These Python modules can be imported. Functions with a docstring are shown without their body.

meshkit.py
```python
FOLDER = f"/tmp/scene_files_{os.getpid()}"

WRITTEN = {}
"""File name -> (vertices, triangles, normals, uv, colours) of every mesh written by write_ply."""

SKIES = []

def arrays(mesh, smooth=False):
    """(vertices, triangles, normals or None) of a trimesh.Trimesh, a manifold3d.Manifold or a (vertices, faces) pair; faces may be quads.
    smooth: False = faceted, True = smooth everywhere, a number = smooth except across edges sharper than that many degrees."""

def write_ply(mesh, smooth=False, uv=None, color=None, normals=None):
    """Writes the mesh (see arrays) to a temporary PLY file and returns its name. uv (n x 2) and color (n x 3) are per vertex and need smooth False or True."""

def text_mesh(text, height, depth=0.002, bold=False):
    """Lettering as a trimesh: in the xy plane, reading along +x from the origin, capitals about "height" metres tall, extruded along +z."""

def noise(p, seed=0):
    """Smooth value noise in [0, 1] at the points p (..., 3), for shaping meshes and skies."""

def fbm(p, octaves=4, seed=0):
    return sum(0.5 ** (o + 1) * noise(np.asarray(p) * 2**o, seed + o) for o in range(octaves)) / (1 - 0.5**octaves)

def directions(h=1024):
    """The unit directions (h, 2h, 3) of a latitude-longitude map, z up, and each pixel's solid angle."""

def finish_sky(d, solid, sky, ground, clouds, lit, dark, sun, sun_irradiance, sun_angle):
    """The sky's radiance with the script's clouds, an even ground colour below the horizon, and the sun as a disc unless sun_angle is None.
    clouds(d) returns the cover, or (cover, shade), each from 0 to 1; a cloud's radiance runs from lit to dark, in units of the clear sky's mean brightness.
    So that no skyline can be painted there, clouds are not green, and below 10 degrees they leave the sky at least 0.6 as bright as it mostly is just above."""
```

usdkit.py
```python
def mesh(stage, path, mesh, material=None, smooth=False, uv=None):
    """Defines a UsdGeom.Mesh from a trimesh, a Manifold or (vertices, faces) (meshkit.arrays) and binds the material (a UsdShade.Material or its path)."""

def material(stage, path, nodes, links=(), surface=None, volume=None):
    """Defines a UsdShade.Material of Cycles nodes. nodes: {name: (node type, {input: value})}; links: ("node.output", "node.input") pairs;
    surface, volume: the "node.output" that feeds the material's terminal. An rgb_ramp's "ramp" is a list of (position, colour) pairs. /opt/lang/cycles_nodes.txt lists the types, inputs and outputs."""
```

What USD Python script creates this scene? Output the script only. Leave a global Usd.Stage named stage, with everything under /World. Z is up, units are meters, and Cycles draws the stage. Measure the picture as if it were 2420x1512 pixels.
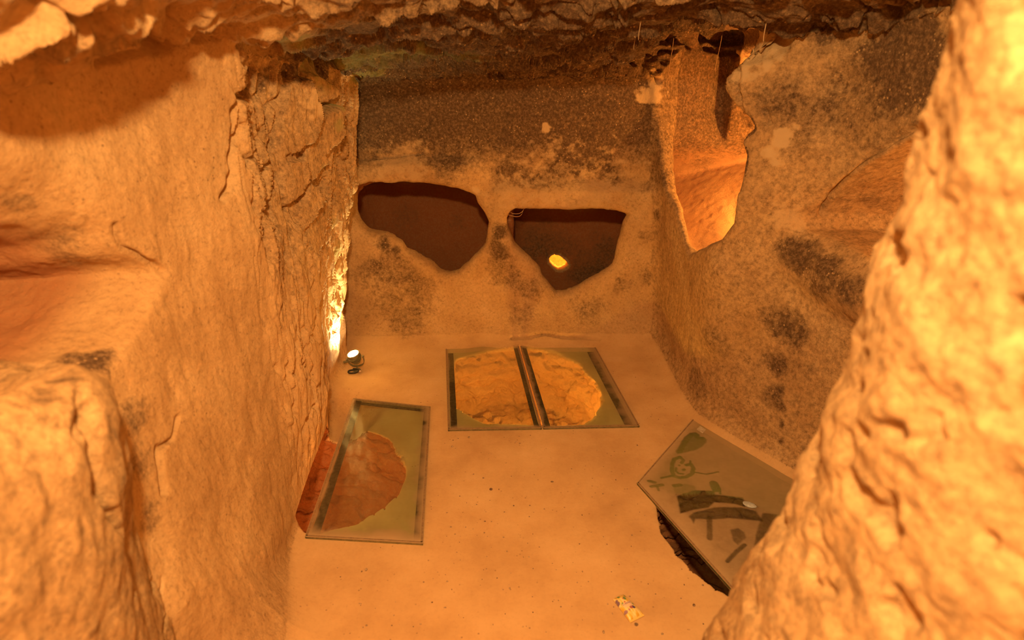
import math, numpy as np, trimesh, usdkit
from meshkit import fbm, noise
from pxr import Gf, Sdf, Usd, UsdGeom, UsdLux, UsdShade, Vt
from scipy.ndimage import map_coordinates
from scipy.interpolate import RBFInterpolator

stage = Usd.Stage.CreateInMemory()
UsdGeom.SetStageUpAxis(stage, 'Z'); UsdGeom.SetStageMetersPerUnit(stage, 1.0)
UsdGeom.Xform.Define(stage, '/World'); UsdGeom.Scope.Define(stage, '/World/Looks')
rng = np.random.default_rng(7)

# ------------------------------------------------------------------ camera, lamps, exposure
FPX, H, PIT = 1400.0, 1.85, math.atan(586 / 1400)
CP, SP = math.cos(PIT), math.sin(PIT)
CAM = np.array([0, 0, H])
cam = UsdGeom.Camera.Define(stage, '/World/camera')
cam.CreateHorizontalApertureAttr(36.0); cam.CreateVerticalApertureAttr(36.0 * 1512 / 2420)
cam.CreateFocalLengthAttr(FPX * 36 / 2420)
cam.CreateFStopAttr(2.0); cam.CreateFocusDistanceAttr(3.3)
cam.CreateExposureAttr(0.0)
cam.CreateClippingRangeAttr((0.05, 100.0))
x_ = UsdGeom.Xformable(cam); x_.AddTranslateOp().Set(Gf.Vec3d(*CAM)); x_.AddRotateXOp().Set(90 - math.degrees(PIT))

WARM = (1.0, 0.63, 0.255)
def sphere_light(name, at, radius, power, color, cone=None, aim=None):
    """power: radiant power in watts over the whole sphere"""
    l = UsdLux.SphereLight.Define(stage, '/World/' + name)
    l.CreateRadiusAttr(radius); l.CreateIntensityAttr(power / (4 * math.pi * radius ** 2) / math.pi)
    l.CreateColorAttr(Gf.Vec3f(*color)); l.CreateNormalizeAttr(False)
    UsdGeom.Xformable(l).AddTranslateOp().Set(Gf.Vec3d(*at))
    return l
sphere_light('cave_lamp', (-0.06, 0.0, 2.40), 0.05, 250, WARM)                 # hangs over the viewer, just out of the frame
sphere_light('pit_lamp', (0.12, 2.98, -0.22), 0.025, 29, (1.0, 0.42, 0.06))
sphere_light('pit_lamp_001', (-0.98, 2.16, -0.28), 0.025, 15, (1.0, 0.42, 0.08))
sphere_light('pit_lamp_002', (1.25, 1.75, -0.40), 0.025, 5.0, (1.0, 0.40, 0.06))
sphere_light('side_chamber_lamp', (1.80, 3.62, 1.28), 0.03, 66, (1.0, 0.45, 0.09))
sphere_light('wall_recess_lamp', (1.95, 1.95, 1.45), 0.03, 11, (1.0, 0.42, 0.08))
sphere_light('hidden_chamber_lamp', (0.75, 5.65, 0.95), 0.03, 150, (1.0, 0.55, 0.08))

# ------------------------------------------------------------------ materials
MAT = lambda n: '/World/Looks/' + n
def mat(name, nodes, links, surface='p.BSDF', volume=None):
    return usdkit.material(stage, MAT(name), nodes, links, surface=surface, volume=volume)

def rock_material():
    N = {'geo': ('geometry', {}), 'pa': ('attribute', {'attribute': 'paint'}), 'pb': ('attribute', {'attribute': 'relief'}),
         'sa': ('separate_color', {}), 'sb': ('separate_color', {}),
         'n1': ('noise_texture', {'scale': 3.0, 'detail': 6.0, 'roughness': 0.6}),
         'n2': ('noise_texture', {'scale': 62.0, 'detail': 6.0, 'roughness': 0.72}),
         'r1': ('rgb_ramp', {'ramp': [(0.25, (0.47, 0.275, 0.12)), (0.5, (0.60, 0.38, 0.18)), (0.75, (0.70, 0.48, 0.25))]}),
         'r2': ('rgb_ramp', {'ramp': [(0.28, (0.50, 0.46, 0.42)), (0.45, (0.92, 0.92, 0.92)), (0.6, (1.04, 1.04, 1.04)), (0.75, (1.25, 1.24, 1.2))]}),
         'm1': ('mix', {'mix_type': 'multiply'}),
         'v2': ('voronoi_texture', {'scale': 42.0, 'randomness': 1.0}), 'c1': ('map_range', {'from_min': 0.10, 'from_max': 0.24, 'to_min': 0.0, 'to_max': 1.0, 'clamp': True}),
         'c2': ('map_range', {'from_min': 0.50, 'from_max': 0.56, 'to_min': 1.0, 'to_max': 0.0, 'clamp': True}), 'c3': ('math', {'math_type': 'maximum'}), 'c4': ('math', {'math_type': 'multiply'}),
         # dark mineral specks and chips
         'v1': ('voronoi_texture', {'scale': 34.0, 'randomness': 1.0}),
         'vr': ('map_range', {'from_min': 0.05, 'from_max': 0.16, 'to_min': 1.0, 'to_max': 0.0, 'clamp': True}),
         'vn': ('noise_texture', {'scale': 9.0, 'detail': 2.0}),
         'vm': ('map_range', {'from_min': 0.52, 'from_max': 0.62, 'to_min': 0.0, 'to_max': 0.75, 'clamp': True}),
         'vx': ('math', {'math_type': 'multiply'}),
         'm2': ('mix', {'mix_type': 'mix', 'color2': (0.16, 0.085, 0.04)}),
         # soot and painted shade: attribute plus flaky noise
         'n3': ('noise_texture', {'scale': 34.0, 'detail': 8.0, 'roughness': 0.78}),
         's0': ('math', {'math_type': 'multiply_add', 'value2': 2.2, 'value3': -1.15}),
         's1': ('math', {'math_type': 'multiply_add', 'value2': 3.0, 'value3': -1.0}),
         's2': ('math', {'math_type': 'add', 'use_clamp': True}),
         's3': ('math', {'math_type': 'multiply'}), 's4': ('math', {'math_type': 'multiply', 'value2': 3.0, 'use_clamp': True}),
         'sc': ('rgb_ramp', {'ramp': [(0.3, (0.065, 0.036, 0.02)), (0.5, (0.155, 0.09, 0.046)), (0.7, (0.36, 0.22, 0.11))]}),
         'm3': ('mix', {'mix_type': 'mix'}),
         # dim recesses painted a darker red; then algae near the lamp
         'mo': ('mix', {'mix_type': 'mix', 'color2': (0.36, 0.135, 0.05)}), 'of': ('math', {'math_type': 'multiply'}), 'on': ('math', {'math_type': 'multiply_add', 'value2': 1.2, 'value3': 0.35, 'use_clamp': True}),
         'mg': ('mix', {'mix_type': 'mix', 'color2': (0.25, 0.25, 0.085)}),
         'g0': ('math', {'math_type': 'multiply_add', 'value2': 2.2, 'value3': -0.35, 'use_clamp': True}),
         'g1': ('math', {'math_type': 'multiply', 'use_clamp': True}),
         # pale dust, fresh breaks and lighter ledge bands
         'md': ('mix', {'mix_type': 'mix', 'color2': (0.66, 0.47, 0.26)}),
         # bump
         'b1': ('noise_texture', {'scale': 85.0, 'detail': 6.0, 'roughness': 0.72}),
         'mp': ('mapping', {'scale': (55.0, 55.0, 9.0)}),
         'b2': ('noise_texture', {'scale': 1.0, 'detail': 4.0, 'roughness': 0.6}),
         'bm': ('mix_float', {}), 'bs': ('math', {'math_type': 'multiply_add', 'value2': 1.0, 'value3': 0.12}),
         'bump': ('bump', {'distance': 0.016, 'strength': 1.0}),
         'p': ('principled_bsdf', {'roughness': 0.85, 'specular_ior_level': 0.25, 'diffuse_roughness': 0.4})}
    L = [('geo.position', f'{k}.vector') for k in ('n1', 'n2', 'v1', 'vn', 'n3', 'b1', 'mp')]
    L += [('pa.color', 'sa.color'), ('pb.color', 'sb.color'), ('sb.r', 'm1.fac'), ('geo.position', 'v2.vector'), ('v2.distance', 'c1.value'), ('vn.fac', 'c2.value'), ('c1.result', 'c3.value1'), ('c2.result', 'c3.value2'), ('s3.value', 'c4.value1'), ('c3.value', 'c4.value2'), ('n1.fac', 'r1.fac'), ('n2.fac', 'r2.fac'), ('r1.color', 'm1.color1'), ('r2.color', 'm1.color2'),
          ('v1.distance', 'vr.value'), ('vn.fac', 'vm.value'), ('vr.result', 'vx.value1'), ('vm.result', 'vx.value2'), ('vx.value', 'm2.fac'), ('m1.color', 'm2.color1'),
          ('sa.r', 's0.value1'), ('n3.fac', 's1.value1'), ('s0.value', 's2.value1'), ('s1.value', 's2.value2'), ('sa.r', 's4.value1'), ('s2.value', 's3.value1'), ('s4.value', 's3.value2'),
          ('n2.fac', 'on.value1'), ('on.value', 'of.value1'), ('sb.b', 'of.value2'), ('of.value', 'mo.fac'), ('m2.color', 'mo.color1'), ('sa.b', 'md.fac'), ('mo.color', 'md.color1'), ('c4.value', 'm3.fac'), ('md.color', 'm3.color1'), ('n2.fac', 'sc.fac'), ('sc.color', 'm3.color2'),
          ('n3.fac', 'g0.value1'), ('sa.g', 'g1.value1'), ('g0.value', 'g1.value2'), ('g1.value', 'mg.fac'), ('m3.color', 'mg.color1'), ('mg.color', 'p.base_color'),
          ('mp.vector', 'b2.vector'), ('sb.g', 'bm.fac'), ('b1.fac', 'bm.a'), ('b2.fac', 'bm.b'), ('bm.result', 'bump.height'), ('sb.r', 'bump.strength'), ('bump.normal', 'p.normal')]
    for k in ('bs',): N.pop(k)
    return mat('rock', N, L)
ROCK = rock_material()

# ------------------------------------------------------------------ tracing helpers (build time only)
def rays(px):
    px = np.atleast_2d(np.asarray(px, float)); x = (px[:, 0] - 1210) / FPX; y = -(px[:, 1] - 756) / FPX
    return np.stack([x, CP + y * SP, -SP + y * CP], 1)
def on_y(px, Y): d = rays(px); return CAM + d * (np.asarray(Y) / d[:, 1])[:, None]
def on_x(px, X): d = rays(px); return CAM + d * (np.asarray(X) / d[:, 0])[:, None]
def on_z(px, Z=0.0): d = rays(px); return CAM + d * ((np.asarray(Z) - H) / d[:, 2])[:, None]
def project(p):
    q = np.asarray(p, float) - CAM; d = q[:, 1] * CP - q[:, 2] * SP; u = q[:, 1] * SP + q[:, 2] * CP
    d = np.where(np.abs(d) < 1e-6, 1e-6, d)
    return np.stack([1210 + FPX * q[:, 0] / d, 756 - FPX * u / d], 1), d
def zoomed(pts, x0, y0, s): return np.asarray(pts, float) * s + [x0, y0]

# ------------------------------------------------------------------ tables and solids of the rock
class Table:
    """A smooth function of two coordinates, through given points."""
    def __init__(self, pts, lo, hi, step=0.025, smooth=1e-3):
        pts = np.asarray(pts, float); self.lo, self.step = np.asarray(lo, float), step
        n = np.ceil((np.asarray(hi) - lo) / step).astype(int) + 1
        g = np.stack(np.meshgrid(*[lo[i] + step * np.arange(n[i]) for i in (0, 1)], indexing='ij'), -1).reshape(-1, 2)
        self.t = RBFInterpolator(pts[:, :2], pts[:, 2], kernel='linear', smoothing=smooth)(g).reshape(n)
        a, b = np.gradient(self.t, step); self.g = np.sqrt(1 + a * a + b * b)
    def __call__(self, a, b, slope=False):
        c = np.stack([(a - self.lo[0]) / self.step, (b - self.lo[1]) / self.step])
        v = map_coordinates(self.t, c, order=1, mode='nearest')
        return (v, map_coordinates(self.g, c, order=1, mode='nearest')) if slope else v
class Outline:
    """Signed distance (negative inside) of a traced outline in a plane, as a table."""
    def __init__(self, poly, pad=0.6, step=0.012, rough=0.0, seed=0):
        P = np.asarray(poly, float); Q = np.roll(P, -1, 0); self.lo = P.min(0) - pad; self.step = step
        n = np.ceil((P.max(0) + pad - self.lo) / step).astype(int) + 1
        g = np.stack(np.meshgrid(*[self.lo[i] + step * np.arange(n[i]) for i in (0, 1)], indexing='ij'), -1).reshape(-1, 2)
        d = np.full(len(g), 9.0); ins = np.zeros(len(g), bool)
        for a, b in zip(P, Q):
            e = b - a; w = g - a; t = np.clip((w @ e) / max(e @ e, 1e-12), 0, 1)
            d = np.minimum(d, np.hypot(*(w - t[:, None] * e).T))
            c = (a[1] > g[:, 1]) != (b[1] > g[:, 1])
            with np.errstate(divide='ignore', invalid='ignore'):
                ins ^= c & (g[:, 0] < (b[0] - a[0]) * (g[:, 1] - a[1]) / (b[1] - a[1]) + a[0])
        d = np.where(ins, -d, d)
        if rough: d = d + rough * (fbm(np.c_[g * 14, np.full(len(g), seed)], 4, seed) - 0.5) * 2
        self.t = d.reshape(n)
    def __call__(self, a, b):
        return map_coordinates(self.t, np.stack([(a - self.lo[0]) / self.step, (b - self.lo[1]) / self.step]), order=1, mode='nearest')
def smax(a, b, k):
    h = np.maximum(k - np.abs(a - b), 0) / np.maximum(k, 1e-6); return np.maximum(a, b) + h * h * k * 0.25
def smin(a, b, k): return -smax(-a, -b, k)
def step01(x, a, b): t = np.clip((x - a) / (b - a), 0, 1); return t * t * (3 - 2 * t)
def rbox(p, lo, hi, r):
    c = (np.asarray(lo) + hi) / 2; h = (np.asarray(hi) - lo) / 2 - r
    q = np.abs(p - c) - h
    return np.linalg.norm(np.maximum(q, 0), axis=1) + np.minimum(q.max(1), 0) - r

ZL = (0.0, 0.5, 0.9, 1.3, 1.8, 2.1)
def grid(rows): return [(y, z, v) for y, vals in rows for z, v in zip(ZL, vals)]
T_L = Table(grid([(-1.8, [-1.7] * 6), (0.2, [-1.7] * 6), (0.75, [-1.35] * 6),
    (1.2, (-.80, -.90, -1.0, -1.05, -1.08, -1.05)), (1.5, (-.88, -.94, -1.0, -1.05, -1.08, -1.02)), (1.8, (-.92, -.95, -.98, -1.02, -1.04, -.98)),
    (2.1, (-.955, -.95, -.945, -.905, -.895, -.88)), (2.4, (-.99, -.97, -.965, -1.02, -1.03, -.99)), (2.8, (-1.02, -1.0, -.985, -1.02, -1.02, -.97)), (3.2, (-1.15, -1.12, -1.06, -1.02, -.98, -.94)),
    (3.5, (-1.15, -1.13, -1.05, -.99, -.945, -.90)), (3.78, (-1.15, -1.13, -1.035, -.966, -.922, -.90)), (4.0, (-1.2, -1.15, -1.03, -.96, -.92, -.9)), (6, (-1.2,) * 6)]), (-2, -1.2), (6.4, 3.2))
T_R = Table(grid([(-1.8, [1.7] * 6), (0.2, [1.7] * 6), (1.2, [1.75] * 6), (1.9, (1.72, 1.70, 1.68, 1.66, 1.6, 1.55)), (2.25, (1.55, 1.56, 1.55, 1.55, 1.52, 1.5)),
    (2.42, (1.43, 1.46, 1.48, 1.49, 1.48, 1.46)), (2.72, (1.24, 1.31, 1.39, 1.43, 1.40, 1.38)), (2.93, (1.11, 1.08, 1.05, 1.03, 1.01, 1.0)),
    (3.2, (1.09, 1.07, 1.05, 1.03, 1.0, .99)), (3.6, (1.09, 1.07, 1.05, 1.02, .99, .98)), (4.2, (1.10, 1.06, 1.02, .99, .97, .97)), (6, (1.1,) * 6)]), (-2, -1.2), (6.4, 3.2))
XL = (-1.3, -0.92, -0.76, -0.6, 0.0, 1.0, 1.6)
T_C = Table([(x, y, v) for y, vals in [(-1.8, [2.8] * 7), (0.3, [2.85] * 7), (0.75, (2.0, 2.10, 2.18, 2.50, 2.65, 2.6, 2.5)), (1.0, (1.80, 1.92, 1.96, 2.32, 2.54, 2.52, 2.42)), (1.25, (1.80, 1.90, 1.96, 2.24, 2.46, 2.44, 2.34)),
    (1.5, (1.86, 1.95, 2.01, 2.18, 2.37, 2.36, 2.26)), (1.9, (1.90, 1.97, 2.01, 2.09, 2.22, 2.24, 2.16)), (2.3, (1.92, 1.95, 1.98, 2.02, 2.10, 2.12, 2.05)), (2.6, (1.92, 1.94, 1.96, 1.98, 2.04, 2.06, 2.02)), (2.9, (1.92, 1.92, 1.93, 1.94, 1.99, 2.02, 2.0)),
    (3.3, (1.86, 1.89, 1.90, 1.91, 1.94, 1.98, 1.98)), (3.7, (1.82, 1.86, 1.87, 1.88, 1.90, 1.93, 1.95)), (4.2, (1.80, 1.82, 1.82, 1.82, 1.83, 1.84, 1.9)), (6, (1.8,) * 7)] for x, v in zip(XL, vals)], (-2.6, -2), (3, 6.4))

O_N1 = Outline(on_y(zoomed([(985, 345), (1000, 400), (1040, 470), (1075, 540), (1070, 620), (1055, 710), (1000, 770), (930, 840), (860, 900), (800, 915), (740, 910), (700, 885), (640, 820), (560, 780),
    (470, 740), (440, 690), (380, 650), (300, 620), (190, 605), (140, 560), (90, 490), (70, 300), (130, 265), (210, 235), (350, 240), (500, 235), (650, 240), (760, 260), (860, 285), (940, 315)], 800, 350, 0.3307), 4.17)[:, [0, 2]], rough=0.006)
O_N2 = Outline(on_y(zoomed([(95, 290), (100, 450), (150, 580), (190, 690), (300, 790), (430, 880), (500, 960), (560, 1040), (620, 1160), (700, 1270), (800, 1375), (950, 1375), (1080, 1330), (1250, 1240),
    (1400, 1160), (1560, 1070), (1650, 1000), (1690, 900), (1720, 750), (1760, 600), (1790, 480), (1815, 370), (1890, 245), (1860, 220), (1750, 185), (1640, 160), (1500, 140), (1340, 135), (1200, 145),
    (1050, 155), (900, 155), (750, 150), (600, 155), (420, 150), (330, 150), (230, 145), (160, 190), (110, 250)], 1180, 470, 0.1654), 4.17)[:, [0, 2]], rough=0.004, seed=3)
O_HOLE = Outline(on_y(zoomed([(710, 860), (740, 815), (790, 800), (860, 805), (910, 850), (960, 900), (990, 945), (960, 985), (900, 1015), (840, 1020), (780, 975), (720, 915)], 1180, 470, 0.1654), 5.12)[:, [0, 2]], step=0.006)
O_SIDE = Outline(np.r_[on_x([(1604, 495), (1612, 540), (1620, 575), (1630, 600)], 1.05)[:, 1:], on_x([(1650, 589), (1678, 568), (1696, 531), (1703, 494), (1710, 453), (1715, 411), (1719, 374), (1717, 337), (1724, 318), (1733, 305), (1731, 281), (1722, 254), (1717, 212), (1719, 184), (1738, 147)], 1.02)[:, 1:],
    [(2.9, 2.1), (4.25, 2.1), (4.22, 1.6), (4.05, 1.25), (3.92, 1.12)]])
O_REC = Outline(np.r_[on_x([(1942, 541), (1942, 506), (1956, 481), (1979, 448), (2016, 411), (2057, 374), (2104, 337), (2159, 302)], 1.46)[:, 1:], [(2.1, 1.88), (1.75, 1.95), (1.65, 1.1)], on_x([(2057, 647), (2016, 606), (1979, 573)], 1.46)[:, 1:]])
O_ALC = Outline(np.r_[on_x([(0, 420), (130, 440), (230, 490), (275, 535), (290, 585), (340, 612), (380, 640), (352, 690), (325, 745), (298, 790), (262, 832)], -1.05)[:, 1:], [(1.25, 1.16), (0.95, 1.2), (0.7, 1.25), (0.7, 1.72)]])
O_P1 = Outline(on_z([(640, 1000), (760, 1003), (850, 1012), (915, 1035), (950, 1080), (958, 1120), (940, 1165), (890, 1205), (840, 1235), (780, 1247), (738, 1264), (712, 1240), (640, 1180)])[:, :2], rough=0.006, seed=5)
O_P2 = Outline(on_z([(1066, 885), (1095, 852), (1160, 836), (1230, 830), (1300, 838), (1360, 862), (1405, 902), (1425, 945), (1398, 988), (1380, 1001), (1290, 1003), (1200, 998), (1150, 1000), (1105, 975), (1068, 950)])[:, :2], rough=0.006, seed=6)
O_P3 = Outline(on_z([(1553, 1195), (1592, 1165), (1660, 1155), (1760, 1180), (1860, 1225), (1890, 1330), (1820, 1440), (1748, 1418), (1690, 1385), (1640, 1348), (1600, 1308), (1566, 1255)])[:, :2], rough=0.008, seed=8)

JR = ([0.3, 0.8, 0.98, 1.19, 1.39, 1.57, 1.76, 1.95, 2.3], [0.66, 0.567, 0.516, 0.481, 0.457, 0.452, 0.439, 0.437, 0.44])
JL = ([0.0, 0.3, 0.65, 0.9, 1.1, 1.28], [0.42, 0.41, 0.40, 0.42, 0.455, 0.47])
REGION = ['floor', 'ceiling', 'wall_back', 'wall_left', 'wall_right', 'wall_front', 'rock_jamb', 'rock_jamb_001', 'pit', 'pit_001', 'pit_002', 'side_chamber', 'hidden_chamber']

from scipy.ndimage import gaussian_filter
ALC = Outline.__new__(Outline); ALC.lo, ALC.step = O_ALC.lo, O_ALC.step
_d = O_ALC.t; _z = np.broadcast_to(O_ALC.lo[1] + O_ALC.step * np.arange(_d.shape[1]), _d.shape)
_hard = gaussian_filter(step01(-_d, -0.01, 0.10), 1.2); _soft = gaussian_filter(step01(-_d, 0.0, 0.25), 6)
_w = step01(_z, 1.30, 1.55); ALC.t = _hard * (1 - _w) + _soft * _w
def back_plane(x, z):
    b = 4.22 + 0.03 * np.sin(2.1 * x + 0.5)
    b = b - 0.07 * (1 - step01(z, 1.06, 1.16)) * step01(x, -0.25, -0.05)          # ledge over the right niche
    b = b - 0.05 * (1 - step01(z, 1.25, 1.33)) * (1 - step01(x, -0.35, -0.1))      # ledge over the left niche
    return b - 0.13 * (1 - step01(z, 0.0, 0.45))
def floor_level(x, y):
    f = 0.22 * (1 - step01(y, 0.3, 1.0))
    f = f - 0.16 * np.exp(-(((x + 1.03) / 0.22) ** 2 + ((y - 3.02) / 0.22) ** 2) ** 2)       # slump beside the left pit
    return f
def rock(p, want_region=False):
    """Negative in the air, positive in the rock."""
    x, y, z = p.T
    v, g = T_L(y, z, True); out = step01(y, 3.72, 3.94)
    dL = (v - 0.30 * out - 0.55 * ALC(y, z) - x) / np.minimum(g, 1.6)
    v, g = T_R(y, z, True); dR = (x - v) / np.minimum(g, 2.5)
    v, g = T_C(x, y, True); dC = (z - v) / np.minimum(g, 1.6)
    dB = y - back_plane(x, z); dF = floor_level(x, y) - z; dA = -1.6 - y
    kl = np.interp(y, [1.5, 1.9, 3.2, 3.6], [0.34, 0.05, 0.05, 0.12])
    f = smax(smax(smax(smax(dF, dL, kl), dB, 0.30 * np.ones_like(y)), dR, 0.16), dA, 0.2)
    f = smax(f, dC, 0.07)
    # openings in the walls
    n1 = smax(O_N1(x, z) + 0.012, np.maximum(3.9 - y, y - 4.40), 0.03)
    n1 = smin(n1, rbox(p, (-1.25, 4.30, -0.35), (-0.0, 5.12, 1.16), 0.30), 0.05)
    n2 = smax(O_N2(x, z) + 0.012, np.maximum(3.9 - y, y - 4.40), 0.03)
    n2 = smin(n2, rbox(p, (0.02, 4.30, -0.35), (0.98, 5.12, 0.99), 0.14), 0.05)
    hole = np.maximum(O_HOLE(x, z), np.maximum(4.99 - y, y - 5.42))
    hid = rbox(p, (-0.3, 5.25, -0.2), (1.1, 6.0, 1.2), 0.15)
    ys = y - 0.6 * (x - 1.03)
    so = smax(O_SIDE(ys, z), np.maximum(0.7 - x, x - 1.5), 0.06)
    sch = smax(smax(rbox(p, (1.10, 3.35, 0.7), (2.6, 4.80, 1.98), 0.2), y - 4.72 + 0.42 * step01(z, 1.0, 1.5), 0.1), 0.80 + 0.22 * (y - 3.4) + 0.38 * (x - 1.2) - z, 0.08)
    rc = smax(O_REC(y, z), np.maximum(1.2 - x, x - 2.15), 0.05)
    f = smin(f, n1, 0.075); f = smin(f, n2, 0.075); f = smin(f, smin(so, sch, 0.05), 0.05); f = smin(f, rc, 0.02)
    f = np.minimum(f, np.minimum(hole, hid))
    # pits: bottle-shaped, narrow at the mouth
    top = z - 0.05
    p1 = smax(smax(O_P1(x, y) - np.clip(-z * 0.25, 0, 0.12), top, 0.01), -0.75 - z, 0.2)
    p2 = smax(smax(O_P2(x, y) - np.clip(-z * 0.18, 0, 0.12) - 0.05 * np.clip((z + 0.14) / 0.14, 0, 1) ** 1.5 * step01(y, 3.45, 3.75), top, 0.01), -0.48 - z, 0.06)
    p3 = smax(smax(O_P3(x, y) - np.clip(-z * 0.2, 0, 0.1), top, 0.01), -0.75 - z, 0.2)
    f = smin(f, p1, 0.02); f = smin(f, p2, 0.02); f = smin(f, p3, 0.02)
    # the two rock masses that frame the view
    jr = np.hypot(x - 0.95, y - 0.65) - np.interp(z, *JR)
    jl = smax(np.hypot(x + 1.2, y - 0.8) - np.interp(z, *JL), z - 1.24 - 0.10 * step01(x, -1.1, -0.8), 0.14)
    a_, b_ = np.array([1.45, 2.74, 1.00]), np.array([1.60, 2.02, 0.96]); e_ = b_ - a_; t_ = np.clip(((p - a_) @ e_) / (e_ @ e_), 0, 1)
    f = smax(f, 0.115 - np.linalg.norm(p - a_ - t_[:, None] * e_, axis=1), 0.09)
    f = smax(f, -jr, 0.08); f = smax(f, -jl, 0.16)
    if not want_region: return f
    main = np.stack([dF, dC, dB, dL, dR, np.maximum(dA, 0.25 - y)], 1)
    r = np.argmax(main, 1)
    for i, d in ((6, jr), (7, jl)): r = np.where(d < 0.035, i, r)
    near = 0.06
    r = np.where((n1 < near) & (y > 4.0) | (n2 < near) & (y > 4.0), 2, r); r = np.where((rc < 0.03), 4, r)
    for i, d in ((8, p1), (9, p2), (10, p3)): r = np.where((d < 0.02) & (z < -0.012), i, r)
    r = np.where((np.minimum(sch, so) < 0.03) & (x > 1.12), 11, r); r = np.where(np.minimum(hid, hole) < 0.02, 12, r)
    return f, r
def gradient(p, e=0.004):
    k = np.array([[1, -1, -1], [-1, -1, 1], [-1, 1, -1], [1, 1, 1]], float)
    return sum(k[i] * rock(p + e * k[i])[:, None] for i in range(4)) / (4 * e)
def settle(p, n=2):
    for _ in range(n):
        g = gradient(p); s = (g * g).sum(1); d = rock(p) / np.maximum(s, 0.15)
        p = p - np.clip(d, -0.03, 0.03)[:, None] * g
    return p

# ------------------------------------------------------------------ skin of the rock: surface nets, refined where the view is close
def surface_nets(lo, hi, h):
    n = np.ceil((np.asarray(hi) - lo) / h).astype(int) + 1
    ax = [lo[i] + h * np.arange(n[i]) for i in range(3)]
    V = np.empty(n)
    for i in range(n[0]):
        g = np.stack(np.meshgrid(ax[0][i:i + 1], ax[1], ax[2], indexing='ij'), -1).reshape(-1, 3)
        V[i] = rock(g).reshape(n[1:])
    V[[0, -1]] = 1; V[:, [0, -1]] = 1; V[:, :, [0, -1]] = 1
    S = V < 0; m = np.array(n) - 1
    cnt = np.zeros(m, np.uint8)
    for a, b, c in np.ndindex(2, 2, 2): cnt += S[a:a + m[0], b:b + m[1], c:c + m[2]]
    act = (cnt > 0) & (cnt < 8); idx = np.full(m, -1); cells = np.argwhere(act); idx[act] = np.arange(len(cells))
    acc = np.zeros((len(cells), 3)); num = np.zeros(len(cells))
    I, J, K = cells.T
    for axis in range(3):
        o = [k for k in range(3) if k != axis]
        for a, b in np.ndindex(2, 2):
            c0 = cells.copy(); c0[:, o[0]] += a; c0[:, o[1]] += b; c1 = c0.copy(); c1[:, axis] += 1
            v0, v1 = V[tuple(c0.T)], V[tuple(c1.T)]; cr = (v0 < 0) != (v1 < 0)
            t = np.where(cr, v0 / np.where(cr, v0 - v1, 1), 0)
            q = c0.astype(float); q[:, axis] += t
            acc[cr] += q[cr]; num[cr] += 1
    P = np.asarray(lo) + h * acc / num[:, None]
    F = []
    for axis in range(3):
        o = [(axis + 1) % 3, (axis + 2) % 3]
        sl0 = [slice(None)] * 3; sl1 = [slice(None)] * 3; sl0[axis] = slice(0, -1); sl1[axis] = slice(1, None)
        d = S[tuple(sl0)].astype(int) - S[tuple(sl1)]
        e = np.argwhere(d != 0); e = e[(e[:, o[0]] > 0) & (e[:, o[1]] > 0)]
        sg = d[tuple(e.T)]
        def at(a, b):
            c = e.copy(); c[:, o[0]] -= a; c[:, o[1]] -= b; return idx[tuple(c.T)]
        q = np.stack([at(1, 1), at(0, 1), at(0, 0), at(1, 0)], 1)
        q[sg > 0] = q[sg > 0][:, ::-1]
        F.append(q)
    F = np.concatenate(F)
    return P, np.vstack([F[:, [0, 1, 2]], F[:, [0, 2, 3]]])
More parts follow.
